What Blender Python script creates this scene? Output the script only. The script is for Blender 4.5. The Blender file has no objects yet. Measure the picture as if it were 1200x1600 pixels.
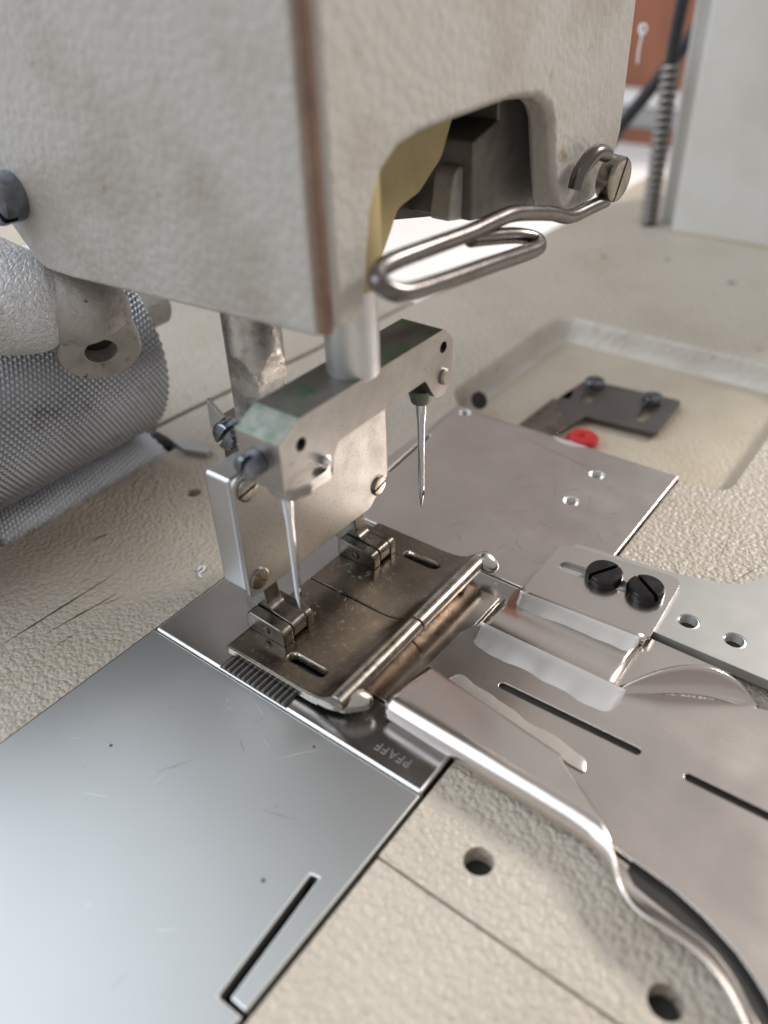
import bpy, bmesh, math, random
from mathutils import Vector, Matrix, noise
random.seed(7)
S = 0.001                      # everything below is authored in millimetres
scn = bpy.context.scene
COL = scn.collection
R = math.radians
PI = math.pi

# ------------------------------------------------------------------ camera
cam = bpy.data.cameras.new('camera')
cam.sensor_fit = 'VERTICAL'; cam.sensor_height = 36.0; cam.sensor_width = 27.0
cam.lens = 1258.945 / 1600 * 36
cam.clip_start = 0.004; cam.clip_end = 20
camo = bpy.data.objects.new('camera', cam); COL.objects.link(camo)
camo.location = (109.455 * S, -63.369 * S, 113.137 * S)
camo.rotation_euler = (0.937992, 0.0284855, 0.6457136)
cam.dof.use_dof = True
cam.dof.focus_distance = 0.158
cam.dof.aperture_fstop = 10.5
scn.camera = camo

# ------------------------------------------------------------------ light
world = bpy.data.worlds.new('World'); scn.world = world
world.use_nodes = True
bg = world.node_tree.nodes['Background']
bg.inputs[0].default_value = (0.98, 0.925, 0.895, 1)
bg.inputs[1].default_value = 0.38

def area(name, loc, target, sx, sy, watts, col):
    l = bpy.data.lights.new(name, 'AREA'); l.shape = 'RECTANGLE'
    l.size = sx; l.size_y = sy; l.energy = watts; l.color = col
    o = bpy.data.objects.new(name, l); COL.objects.link(o)
    o.location = loc
    o.rotation_euler = (Vector(target) - Vector(loc)).to_track_quat('-Z', 'Y').to_euler()
    return o
area('window_light', (-1.0, -0.65, 1.2), (0.0, 0.0, 0.0), 2.3, 2.2, 29.0, (0.80, 0.91, 1.0))
area('far_window_light', (0.66, 1.30, 0.92), (0.06, 0.1, 0.0), 0.30, 0.30, 21.0, (1.0, 0.94, 0.86))
scn.view_settings.view_transform = 'Standard'
scn.view_settings.look = 'None'
scn.view_settings.exposure = 0.24
scn.view_settings.gamma = 1.0
scn.cycles.max_bounces = 8
scn.cycles.use_denoising = True

# ------------------------------------------------------------------ materials
def mat(name, col, rough=0.4, metal=0.0, col2=None, nscale=60, ncontrast=(0.35, 0.65),
        bumps=(), rvar=0.0, spec=0.5, coat=0.0, aniso=None, stretch=None, col3=None, n3=300, c3=(0.62, 0.72), streak=None):
    """bumps: list of (kind, scale per metre, strength, distance mm)"""
    m = bpy.data.materials.new(name); m.use_nodes = True
    nt = m.node_tree; N = nt.nodes; L = nt.links
    b = N['Principled BSDF']
    b.inputs['Base Color'].default_value = (*col, 1)
    b.inputs['Roughness'].default_value = rough
    b.inputs['Metallic'].default_value = metal
    b.inputs['Specular IOR Level'].default_value = spec
    b.inputs['Coat Weight'].default_value = coat
    tc = N.new('ShaderNodeTexCoord')
    src = tc.outputs['Object']
    def nz(scale, detail=4, st=None, rough_=0.55):
        s = src
        if st:
            mp = N.new('ShaderNodeMapping'); mp.inputs['Scale'].default_value = st
            L.new(src, mp.inputs['Vector']); s = mp.outputs['Vector']
        t = N.new('ShaderNodeTexNoise'); t.inputs['Scale'].default_value = scale
        t.inputs['Detail'].default_value = detail; t.inputs['Roughness'].default_value = rough_
        L.new(s, t.inputs['Vector']); return t.outputs['Fac']
    def ramp(f, a, c):
        r = N.new('ShaderNodeMapRange'); r.inputs['From Min'].default_value = a; r.inputs['From Max'].default_value = c
        L.new(f, r.inputs['Value']); return r.outputs['Result']
    def mix(f, a, c):
        x = N.new('ShaderNodeMix'); x.data_type = 'RGBA'
        L.new(f, x.inputs['Factor'])
        for v, k in ((a, 'A'), (c, 'B')):
            i = [s for s in x.inputs if s.name == k and s.type == 'RGBA'][0]
            if isinstance(v, tuple): i.default_value = (*v, 1)
            else: L.new(v, i)
        return [s for s in x.outputs if s.type == 'RGBA'][0]
    cur = col
    if col2:
        cur = mix(ramp(nz(nscale, 5, stretch), *ncontrast), cur, col2)
    if col3:
        cur = mix(ramp(nz(n3, 3), *c3), cur, col3)
    if not isinstance(cur, tuple): L.new(cur, b.inputs['Base Color'])
    if rvar:
        f = nz(nscale * 2.3 if not streak else streak[0], 5, stretch if not streak else streak[1])
        r = N.new('ShaderNodeMapRange')
        r.inputs['From Min'].default_value = 0.3; r.inputs['From Max'].default_value = 0.7
        r.inputs['To Min'].default_value = rough - rvar; r.inputs['To Max'].default_value = rough + rvar
        L.new(f, r.inputs['Value']); L.new(r.outputs['Result'], b.inputs['Roughness'])
    if aniso is not None:
        b.inputs['Anisotropic'].default_value = aniso
    prev = None
    for kind, sc, st, dist in bumps:
        if kind == 'noise': h = nz(sc, 3)
        elif kind == 'fine': h = nz(sc, 6, None, 0.7)
        elif kind == 'brush': h = nz(sc, 3, (1, 0.04, 1))
        elif kind == 'brushx': h = nz(sc, 3, (0.04, 1, 1))
        elif kind == 'leather':
            # wrinkle paint: soft pillows parted by short broken creases
            wv = N.new('ShaderNodeTexNoise'); wv.inputs['Scale'].default_value = sc * 0.8; L.new(src, wv.inputs['Vector'])
            mx = N.new('ShaderNodeVectorMath'); mx.operation = 'MULTIPLY_ADD'; mx.inputs[1].default_value = (.0011, .0011, .0011)
            L.new(wv.outputs['Color'], mx.inputs[0]); L.new(src, mx.inputs[2]); vo = mx.outputs[0]
            v = N.new('ShaderNodeTexVoronoi'); v.feature = 'SMOOTH_F1'; v.inputs['Scale'].default_value = sc
            v.inputs['Smoothness'].default_value = 0.35
            L.new(vo, v.inputs['Vector'])
            n2 = nz(sc * 1.6, 4)
            md = N.new('ShaderNodeMath'); md.operation = 'MULTIPLY_ADD'; md.inputs[1].default_value = 0.55
            L.new(n2, md.inputs[0])
            iv = N.new('ShaderNodeMath'); iv.operation = 'MULTIPLY'; iv.inputs[1].default_value = -1.25
            L.new(v.outputs['Distance'], iv.inputs[0]); L.new(iv.outputs[0], md.inputs[2])
            h = md.outputs[0]
        elif kind == 'crack':
            v = N.new('ShaderNodeTexVoronoi'); v.feature = 'DISTANCE_TO_EDGE'; v.inputs['Scale'].default_value = sc
            L.new(src, v.inputs['Vector'])
            h = ramp(v.outputs['Distance'], 0.0, 0.12)
        bp = N.new('ShaderNodeBump'); bp.inputs['Strength'].default_value = st; bp.inputs['Distance'].default_value = dist * S
        L.new(h, bp.inputs['Height'])
        if prev: L.new(prev, bp.inputs['Normal'])
        prev = bp.outputs['Normal']
    if prev: L.new(prev, b.inputs['Normal'])
    return m

M = {}
M['bed'] = mat('beige_wrinkle_paint', (0.55, 0.49, 0.415), 0.36, 0, (0.485, 0.42, 0.34), 28, (0.45, 0.75),
               [('leather', 960, 1.0, 0.40)], rvar=0.06, col3=(0.34, 0.28, 0.19), n3=95, c3=(0.66, 0.8))
M['recess'] = mat('beige_recess_paint', (0.55, 0.48, 0.385), 0.38, 0, (0.46, 0.39, 0.29), 40, (0.45, 0.75),
                  [('leather', 900, 0.7, 0.36)], rvar=0.06)
M['worn_lit_wall'] = mat('worn_lit_recess_edge', (0.68, 0.645, 0.59), 0.42, 0.0, (0.58, 0.53, 0.46), 55, (0.42, 0.7), [('leather', 600, 0.5, 0.4)], rvar=0.08, col3=(0.3, 0.27, 0.22), n3=260, c3=(0.64, 0.72))  # worn whitish paint, lightened further to carry the window light
M['head'] = mat('worn_grey_beige_paint', (0.485, 0.465, 0.435), 0.40, 0, (0.345, 0.30, 0.255), 42, (0.46, 0.74),
                [('leather', 640, 0.36, 0.4), ('noise', 240, 0.18, 0.4)], rvar=0.08, col3=(0.27, 0.21, 0.15), n3=140, c3=(0.67, 0.78))
M['column'] = mat('column_paint', (0.64, 0.62, 0.585), 0.5, 0, (0.56, 0.535, 0.49), 30, (0.4, 0.7), [('fine', 700, 0.3, 0.4)])
M['grime'] = mat('brown_gasket', (0.24, 0.155, 0.115), 0.55, 0, (0.15, 0.09, 0.065), 140, bumps=[('fine', 900, 0.3, 0.2)])
M['yellow'] = mat('old_yellow_primer', (0.50, 0.41, 0.21), 0.55, 0, (0.36, 0.28, 0.13), 60, bumps=[('fine', 800, 0.3, 0.3)])
M['shade_black'] = mat('hole_and_gap_shade', (0.012, 0.011, 0.010), 0.5, 0, (0.03, 0.026, 0.022), 90)  # flat black that puts the shade of holes and gaps into colour
M['oilbrown'] = mat('oily_brown_casting', (0.10, 0.078, 0.06), 0.45, 0.1, (0.05, 0.038, 0.03), 130, bumps=[('fine', 700, 0.5, 0.4)])
M['greyblock'] = mat('grimy_grey_steel', (0.22, 0.21, 0.20), 0.45, 0.5, (0.11, 0.095, 0.08), 80, bumps=[('fine', 600, 0.4, 0.3)], rvar=0.1)
M['plate'] = mat('ground_steel_plate', (0.475, 0.48, 0.48), 0.43, 1.0, (0.46, 0.465, 0.465), 45, (0.35, 0.7),
                 [('brush', 5200, 0.05, 0.05)], col3=(0.42, 0.41, 0.40), n3=1100, c3=(0.755, 0.78))
M['needle_plate'] = mat('polished_needle_plate', (0.42, 0.41, 0.405), 0.24, 1.0, (0.35, 0.335, 0.325), 60, (0.35, 0.7),
                 [('brushx', 5000, 0.03, 0.05), ('noise', 120, 0.03, 0.4)], rvar=0.05)
M['rear_plate'] = mat('rear_steel_plate', (0.60, 0.55, 0.53), 0.34, 1.0, (0.53, 0.475, 0.45), 60, (0.35, 0.7),
                 [('fine', 2600, 0.06, 0.08)], rvar=0.06, col3=(0.33, 0.30, 0.29), n3=1300, c3=(0.70, 0.76))
M['folder'] = mat('satin_folder_steel', (0.70, 0.65, 0.62), 0.26, 1.0, (0.65, 0.60, 0.57), 30, (0.3, 0.7),
                  [('brushx', 4200, 0.03, 0.05)], rvar=0.04)
M['tongue'] = mat('polished_folder_tongue', (0.74, 0.68, 0.63), 0.19, 1.0, (0.68, 0.62, 0.575), 60, rvar=0.04, bumps=[('noise', 180, 0.05, 0.3)])
M['solder'] = mat('silver_solder', (0.93, 0.93, 0.94), 0.36, 1.0, bumps=[('brushx', 900, 0.06, 0.12), ('noise', 120, 0.05, 0.5)])
M['thin_solder'] = mat('thin_solder_film', (0.74, 0.69, 0.66), 0.33, 1.0, bumps=[('noise', 150, 0.05, 0.4)])
M['aluminium'] = mat('grey_aluminium', (0.47, 0.47, 0.465), 0.5, 0.7, (0.42, 0.42, 0.41), 60, (0.35, 0.7),
                  [('fine', 2200, 0.08, 0.08)], rvar=0.06)
M['foot'] = mat('browned_foot_steel', (0.23, 0.195, 0.16), 0.31, 1.0, (0.115, 0.092, 0.073), 70, (0.33, 0.68),
                [('brushx', 3000, 0.10, 0.08), ('fine', 1500, 0.10, 0.1)], rvar=0.10, col3=(0.33, 0.29, 0.245), n3=900, c3=(0.56, 0.78))
M['footedge'] = mat('worn_bright_steel', (0.62, 0.60, 0.57), 0.27, 1.0, (0.47, 0.44, 0.40), 220, (0.35, 0.65),
                [('fine', 1500, 0.10, 0.1)], rvar=0.08)
M['lip'] = mat('worn_lip_steel', (0.52, 0.485, 0.44), 0.3, 1.0, (0.30, 0.26, 0.22), 330, (0.38, 0.66), [('fine', 1500, 0.14, 0.1)], rvar=0.08)
M['hinge'] = mat('hinge_steel', (0.25, 0.235, 0.215), 0.30, 1.0, (0.15, 0.13, 0.11), 200, (0.35, 0.65),
                [('fine', 1600, 0.16, 0.12)], rvar=0.1)
M['cover'] = mat('speckled_cover_plate', (0.45, 0.44, 0.425), 0.46, 1.0, (0.39, 0.378, 0.36), 90, (0.35, 0.7),
                 [('fine', 2600, 0.10, 0.08)], rvar=0.06, col3=(0.25, 0.24, 0.18), n3=2300, c3=(0.55, 0.78))
M['block'] = mat('bright_block_steel', (0.62, 0.62, 0.63), 0.33, 1.0, (0.56, 0.56, 0.56), 70, (0.35, 0.7),
                 [('brushx', 4000, 0.04, 0.05)], rvar=0.05)
M['clamp'] = mat('clamp_steel', (0.44, 0.415, 0.40), 0.33, 1.0, (0.36, 0.33, 0.31), 160, (0.35, 0.7),
                 [('fine', 1500, 0.10, 0.1)], rvar=0.07)
M['clamptop'] = mat('green_oxidised_clamp_top', (0.185, 0.18, 0.165), 0.45, 0.6, (0.085, 0.17, 0.10), 190, (0.50, 0.64),
                 [('fine', 1200, 0.35, 0.2)], rvar=0.1, col3=(0.22, 0.21, 0.19), n3=170, c3=(0.58, 0.72))
M['verdigris'] = mat('verdigris_chamfer', (0.23, 0.235, 0.215), 0.44, 0.7, (0.13, 0.175, 0.125), 420, (0.40, 0.62),
                 [('fine', 1200, 0.25, 0.15)], rvar=0.08)
M['needle'] = mat('needle_steel', (0.78, 0.80, 0.83), 0.16, 1.0)
M['bar'] = mat('needle_bar_steel', (0.74, 0.75, 0.76), 0.46, 0.9, (0.60, 0.585, 0.55), 110, (0.5, 0.75), [('fine', 1500, 0.08, 0.08)], rvar=0.06)
M['pbar'] = mat('presser_bar_steel', (0.60, 0.59, 0.575), 0.32, 1.0, (0.40, 0.36, 0.30), 420, (0.48, 0.72), [('fine', 900, 0.35, 0.25)], rvar=0.1)
M['black'] = mat('black_oxide_screw', (0.035, 0.034, 0.036), 0.25, 0.85, (0.06, 0.058, 0.058), 300, rvar=0.08, bumps=[('fine', 2500, 0.06, 0.05)])
M['slot'] = mat('slot_dark', (0.012, 0.011, 0.011), 0.6)
M['screw'] = mat('brown_steel_screw', (0.34, 0.32, 0.29), 0.27, 1.0, (0.22, 0.19, 0.16), 260, rvar=0.08, bumps=[('fine', 2500, 0.08, 0.06)])
M['bluescrew'] = mat('blued_screw', (0.30, 0.33, 0.38), 0.27, 1.0, (0.16, 0.17, 0.19), 240, rvar=0.08)
M['wire'] = mat('dull_steel_wire', (0.18, 0.165, 0.16), 0.27, 1.0, (0.14, 0.125, 0.12), 120, rvar=0.05)
M['knurl'] = mat('knurled_steel', (0.62, 0.64, 0.68), 0.36, 1.0, (0.48, 0.49, 0.52), 45, (0.4, 0.72), rvar=0.06, col3=(0.30, 0.29, 0.29), n3=120, c3=(0.6, 0.85))
M['knurl_light'] = mat('bright_knurled_steel', (0.84, 0.86, 0.90), 0.42, 0.85, (0.70, 0.71, 0.74), 60, (0.4, 0.72))
M['hammer'] = mat('crackled_silver_paint', (0.74, 0.75, 0.77), 0.36, 0.35, (0.50, 0.48, 0.45), 120, (0.5, 0.75),
                  [('crack', 760, 0.7, 0.14), ('noise', 900, 1.0, 0.5)], rvar=0.08)
M['hammer_dark'] = mat('shaded_speckled_casting', (0.46, 0.44, 0.415), 0.38, 0.3, (0.25, 0.22, 0.19), 110, (0.48, 0.72),
                  [('noise', 420, 0.6, 0.6), ('fine', 900, 0.6, 0.4)], col3=(0.08, 0.07, 0.06), n3=420, c3=(0.64, 0.72), rvar=0.08)
M['darkplate'] = mat('dark_latch_steel', (0.17, 0.155, 0.15), 0.4, 0.7, (0.13, 0.115, 0.11), 60, rvar=0.05)
M['red'] = mat('red_plastic', (0.62, 0.02, 0.022), 0.35, 0, (0.52, 0.015, 0.018), 200)
M['rubber'] = mat('black_cable_rubber', (0.018, 0.02, 0.026), 0.38)
M['spring'] = mat('dark_spring_steel', (0.34, 0.32, 0.30), 0.3, 1.0)
M['wood'] = mat('orange_brown_wood', (0.29, 0.10, 0.05), 0.45, 0, (0.21, 0.07, 0.035), 14, stretch=(6, 6, 0.6))
M['white'] = mat('white_sheet', (0.80, 0.78, 0.77), 0.6, 0, (0.76, 0.74, 0.73), 6)
M['greyslat'] = mat('grey_trim', (0.36, 0.36, 0.37), 0.5, 0, (0.3, 0.3, 0.3), 12)
M['scratch'] = mat('dark_scratch', (0.05, 0.045, 0.035), 0.7)
M['chipped'] = mat('yellowed_chip', (0.40, 0.36, 0.19), 0.6)
M['lint'] = mat('white_lint', (0.85, 0.87, 0.9), 0.7)
M['cut_and_glint'] = mat('bright_cut_and_glint', (0.90, 0.90, 0.89), 0.38, 1.0)  # cut steel; on plate bevels it paints the bright window reflection

# ------------------------------------------------------------------ helpers
def link(name, me, m, parent=None, bevel=0, seg=2, smooth=None, edge=None):
    o = bpy.data.objects.new(name, me); COL.objects.link(o)
    if m is not None: me.materials.append(M[m] if isinstance(m, str) else m)
    if smooth is not None:
        for p in me.polygons: p.use_smooth = True
        if smooth < 180: me.set_sharp_from_angle(angle=R(smooth))
    if bevel:
        b = o.modifiers.new('edge', 'BEVEL'); b.width = bevel * S; b.segments = seg
        b.limit_method = 'ANGLE'; b.angle_limit = R(28); b.harden_normals = True
        if edge: me.materials.append(M[edge]); b.material = len(me.materials) - 1
        for p in me.polygons: p.use_smooth = True
        if smooth is None: me.set_sharp_from_angle(angle=R(28))
    if parent is not None: o.parent = parent
    return o

def me_from(name, vs, fs):
    me = bpy.data.meshes.new(name)
    me.from_pydata([(v[0] * S, v[1] * S, v[2] * S) for v in vs], [], fs); me.update()
    return me

def put(o, origin):
    """mesh is authored in world mm; move its origin to a sensible point"""
    v = Vector(origin) * S
    o.data.transform(Matrix.Translation(-v)); o.location = v
    return o

def thing(name, label, cat, origin=(0, 0, 0), group=None):
    o = bpy.data.objects.new(name, None); COL.objects.link(o)
    o.empty_display_size = 0.01
    o['label'] = label; o['category'] = cat
    if group: o['group'] = group
    return o
def tag(o, label, cat, group=None, kind=None):
    o['label'] = label; o['category'] = cat
    if group: o['group'] = group
    if kind: o['kind'] = kind
    return o

AX = {'z': lambda a, b, c: (a, b, c), 'x': lambda a, b, c: (c, a, b), 'y': lambda a, b, c: (a, c, b)}

def prism_bm(poly, holes, axis, c0, c1, bm=None):
    """poly in (x,y) for 'z', (y,z) for 'x', (x,z) for 'y'; extruded from c0 to c1"""
    bm = bm or bmesh.new()
    f = AX[axis]
    loops = []
    edges = []
    for lp in [poly] + list(holes):
        vs = [bm.verts.new([k * S for k in f(a, b, c1)]) for a, b in lp]
        loops.append(vs)
        for i in range(len(vs)): edges.append(bm.edges.new((vs[i], vs[(i + 1) % len(vs)])))
    if holes:
        r = bmesh.ops.triangle_fill(bm, edges=edges, use_beauty=True)
        top = [g for g in r['geom'] if isinstance(g, bmesh.types.BMFace)]
    else:
        top = [bm.faces.new(loops[0])]
    m = {}
    for vs in loops:
        for v in vs:
            co = list(f(0, 0, 1)); nv = v.co.copy()
            k = co.index(1); nv[k] = c0 * S
            m[v] = bm.verts.new(nv)
    for fc in top: bm.faces.new([m[v] for v in reversed(fc.verts)])
    for vs in loops:
        for i in range(len(vs)):
            a, b = vs[i], vs[(i + 1) % len(vs)]
            bm.faces.new([a, b, m[b], m[a]])
    bmesh.ops.recalc_face_normals(bm, faces=bm.faces)
    return bm
def prism(name, poly, axis, c0, c1, m, parent=None, bevel=0, holes=(), seg=2, smooth=None, edge=None):
    bm = prism_bm(poly, holes, axis, c0, c1)
    me = bpy.data.meshes.new(name); bm.to_mesh(me); bm.free()
    return link(name, me, m, parent, bevel, seg, smooth, edge)

def circ(cx, cy, r, n=24, a0=0):
    return [(cx + r * math.cos(a0 + 2 * PI * i / n), cy + r * math.sin(a0 + 2 * PI * i / n)) for i in range(n)]
def slot(x0, y0, x1, y1, w, n=8):
    d = math.atan2(y1 - y0, x1 - x0); r = w / 2
    return [(x1 + r * math.cos(d - PI / 2 + PI * i / n), y1 + r * math.sin(d - PI / 2 + PI * i / n)) for i in range(n + 1)] + \
           [(x0 + r * math.cos(d + PI / 2 + PI * i / n), y0 + r * math.sin(d + PI / 2 + PI * i / n)) for i in range(n + 1)]
def rrect(x0, y0, x1, y1, r, n=5):
    o = []
    for cx, cy, a in ((x1 - r, y0 + r, -90), (x1 - r, y1 - r, 0), (x0 + r, y1 - r, 90), (x0 + r, y0 + r, 180)):
        for i in range(n + 1):
            t = R(a + 90 * i / n); o.append((cx + r * math.cos(t), cy + r * math.sin(t)))
    return o
def roundpoly(pts, n=5):
    """pts: (x, y, r)"""
    out = []; N_ = len(pts)
    for i in range(N_):
        p = Vector(pts[i][:2]); a = Vector(pts[i - 1][:2]); b = Vector(pts[(i + 1) % N_][:2]); r = pts[i][2]
        if r <= 0: out.append(tuple(p)); continue
        u = (a - p).normalized(); v = (b - p).normalized()
        ang = u.angle(v); d = min(r / math.tan(ang / 2), (a - p).length * .48, (b - p).length * .48)
        s = p + u * d; e = p + v * d
        for k in range(n + 1):
            t = k / n
            out.append(tuple((1 - t) ** 2 * s + 2 * t * (1 - t) * p + t * t * e))
    return out

def lathe(name, prof, origin, axis, m, parent=None, n=32, smooth=35):
    """prof: list of (r, h) from bottom to top along axis direction"""
    q = Vector(axis).normalized().to_track_quat('Z', 'Y')
    o = Vector(origin); vs = []; fs = []
    for r, h in prof:
        for i in range(n):
            a = 2 * PI * i / n
            vs.append(tuple(o + q @ Vector((r * math.cos(a), r * math.sin(a), h))))
    for k in range(len(prof) - 1):
        for i in range(n):
            j = (i + 1) % n
            fs.append((k * n + i, k * n + j, (k + 1) * n + j, (k + 1) * n + i))
    fs.append(tuple(reversed(range(n)))); fs.append(tuple(range((len(prof) - 1) * n, len(prof) * n)))
    return link(name, me_from(name, vs, fs), m, parent, smooth=smooth)

def tube(name, pts, r, m, parent=None, n=12, smooth=60, close=False):
    P = [Vector(p) for p in pts]; rs = r if isinstance(r, (list, tuple)) else [r] * len(P)
    vs = []; fs = []; up = None
    for i, p in enumerate(P):
        t = (P[min(i + 1, len(P) - 1)] - P[max(i - 1, 0)]).normalized()
        if up is None:
            up = Vector((0, 0, 1)) if abs(t.z) < .9 else Vector((1, 0, 0))
        s = t.cross(up).normalized(); up = s.cross(t).normalized()
        for k in range(n):
            a = 2 * PI * k / n
            vs.append(tuple(p + rs[i] * (math.cos(a) * s + math.sin(a) * up)))
    for i in range(len(P) - 1):
        for k in range(n):
            j = (k + 1) % n
            fs.append((i * n + k, i * n + j, (i + 1) * n + j, (i + 1) * n + k))
    fs.append(tuple(reversed(range(n)))); fs.append(tuple(range((len(P) - 1) * n, len(P) * n)))
    me = me_from(name, vs, fs)
    bm = bmesh.new(); bm.from_mesh(me); bmesh.ops.recalc_face_normals(bm, faces=bm.faces); bm.to_mesh(me); bm.free()
    return link(name, me, m, parent, smooth=smooth)

def spline(pts, n=6):
    P = [Vector(p) for p in pts]; out = []
    for i in range(len(P) - 1):
        a = P[max(i - 1, 0)]; b = P[i]; c = P[i + 1]; d = P[min(i + 2, len(P) - 1)]
        for k in range(n):
            t = k / n
            out.append(0.5 * ((2 * b) + (c - a) * t + (2 * a - 5 * b + 4 * c - d) * t * t + (3 * b - a - 3 * c + d) * t ** 3))
    out.append(P[-1]); return out

def grid_mesh(name, rows, m, parent=None, thick=0, smooth=50, off=-1, bevel=0):
    nR = len(rows); nC = len(rows[0])
    vs = [tuple(v) for r in rows for v in r]
    fs = [(i * nC + j, i * nC + j + 1, (i + 1) * nC + j + 1, (i + 1) * nC + j) for i in range(nR - 1) for j in range(nC - 1)]
    o = link(name, me_from(name, vs, fs), m, parent, smooth=smooth)
    if thick:
        s = o.modifiers.new('sheet', 'SOLIDIFY'); s.thickness = thick * S; s.offset = off
    return o

def slotted_screw(name, c, axis, r, h, ang, m, parent=None, w=None, dome=0.25, depth=0.55):
    """head with a real slot: a round base carrying two D-shaped halves"""
    w = w or r * 0.26
    q = Vector(axis).normalized().to_track_quat('Z', 'Y'); o = Vector(c)
    bm = bmesh.new(); zs = h * (1 - depth); n = 28
    def add(loop2d_list, cap_low):
        rings = [[bm.verts.new((o + q @ Vector(p)) * S) for p in lp] for lp in loop2d_list]
        for a, b in zip(rings, rings[1:]):
            for i in range(len(a)):
                j = (i + 1) % len(a); bm.faces.new((a[i], a[j], b[j], b[i]))
        if cap_low: bm.faces.new(list(reversed(rings[0])))
        bm.faces.new(rings[-1])
    add([[(x, y, 0) for x, y in circ(0, 0, r, n)], [(x, y, zs) for x, y in circ(0, 0, r, n)]], True)
    for sgn in (0, PI):
        def dloop(rad, z, inset=0):
            hw = w / 2 + inset
            a0 = math.asin(min(.99, hw / rad)); L_ = []
            for i in range(15):
                a = a0 + (PI - 2 * a0) * i / 14
                x, y = rad * math.cos(a), rad * math.sin(a)
                t = sgn + ang
                L_.append((x * math.cos(t) - y * math.sin(t), x * math.sin(t) + y * math.cos(t), z))
            return L_
        lo = [dloop(r, zs - .02)]
        lo.append(dloop(r, h - dome * r * .9))
        for k in (0.35, 0.7, 1.0):
            lo.append(dloop(r * (1 - .22 * k * k), h - dome * r * .9 + dome * r * .9 * math.sin(k * PI / 2), 0.02 * r))
        add(lo, True)
    bmesh.ops.recalc_face_normals(bm, faces=bm.faces)
    me = bpy.data.meshes.new(name); bm.to_mesh(me); bm.free()
    return link(name, me, m, parent, smooth=32)

def cut(o, poly, axis, c0, c1):
    """subtract a prism from o (applied, no cutter left behind)"""
    bm = prism_bm(poly, (), axis, c0, c1)
    me = bpy.data.meshes.new('cutter'); bm.to_mesh(me); bm.free()
    c = bpy.data.objects.new('cutter', me); COL.objects.link(c)
    b = o.modifiers.new('cut', 'BOOLEAN'); b.operation = 'DIFFERENCE'; b.object = c; b.solver = 'EXACT'
    dg = bpy.context.evaluated_depsgraph_get()
    old = o.data
    o.data = bpy.data.meshes.new_from_object(o.evaluated_get(dg))
    o.modifiers.clear(); bpy.data.objects.remove(c); bpy.data.meshes.remove(old)
    return o

# ================================================================== machine bed
bed = thing('machine_bed', 'beige wrinkle painted sewing machine bed carrying the steel plates', 'machine bed')
BT = -0.55                                        # bed surface height
rim = roundpoly([(1.0, 110.6, 0), (-6.5, 119, 6), (-6.5, 188.5, 9), (77.5, 188.5, 9), (77.5, 111.2, 9), (64.5, 111.2, 0)], 7)
outer = [(-320, -420), (-0.55, -420), (-0.55, 110.4)] + rim + [(65.7, 110.9), (65.7, -12.0), (420, -12.0), (420, 382), (-52.5, 382),
         (-54, 210), (-56.5, 150), (-62.5, 66), (-63, 53), (-50.5, 51.5), (-50.5, -2.5), (-320, -2.5)]
bholes = [circ(78.3, -3.9, 2.35, 28), circ(108.0, -6.2, 2.4, 28), circ(-30.4, 37.9, 1.8, 20),
          circ(-18.3, 251, 1.5, 12), circ(4.2, 262, 1.5, 12), circ(33.7, 250, 1.8, 12)]
prism('main_panel', outer, 'z', -26, BT, 'bed', bed, 0, holes=bholes)
prism('front_panel', [(65.7, -420), (420, -420), (420, -12.35), (65.7, -12.35)], 'z', -26, BT - 0.05, 'bed', bed, 0.2)
prism('roller_panel', [(-320, -1.5), (-80, -1.5), (-80, 53), (-65.2, 54), (-64.6, 66), (-58.4, 150), (-57.2, 171), (-320, 171)], 'z', -26, BT, 'bed', bed, 0.3)
prism('bed_base', [(-319, -419), (419, -419), (419, 381), (-52, 381), (-52, 170), (-319, 170)], 'z', -34, -27, 'shade_black', bed)  # black sheet painting the shade below the panel gaps
# recessed pocket: fillet wall and floor
def inset(path, d):
    out = []
    for i, p in enumerate(path):
        a = Vector(path[max(i - 1, 0)]); b = Vector(path[min(i + 1, len(path) - 1)])
        t = (b - a).normalized(); out.append(Vector(p) + Vector((t.y, -t.x)) * d)
    return out
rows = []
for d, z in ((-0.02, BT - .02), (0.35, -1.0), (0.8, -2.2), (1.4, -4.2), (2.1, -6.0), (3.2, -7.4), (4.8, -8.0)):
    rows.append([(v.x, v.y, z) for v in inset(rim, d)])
rwall = grid_mesh('recess_wall', rows, 'worn_lit_wall', bed, smooth=60)
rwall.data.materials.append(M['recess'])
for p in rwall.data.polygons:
    if p.center.x > 70.5 * S: p.material_index = 1  # right wall stays tan, so its shade sits in the colour
prism('recess_floor', [(-8, 96), (82, 96), (82, 192), (-8, 192)], 'z', -12, -7.98, 'recess', bed)
lathe('drain_hole', [(2.7, 0), (2.7, 0.5), (2.3, 0.55), (0.01, 0.3)], (0.7, 122.5, -3.2), (0.75, -0.25, 0.62), 'shade_black', bed, 18)  # black disc painted as the hole's dark inside
for x, y, r_ in ((78.3, -3.9, 2.33), (108.0, -6.2, 2.38), (-30.4, 37.9, 1.78)):
    prism('hole_bottom', circ(x, y, r_, 20), 'z', -9, -4.2, 'shade_black', bed)  # black plugs stand in for the shade down the holes
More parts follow.
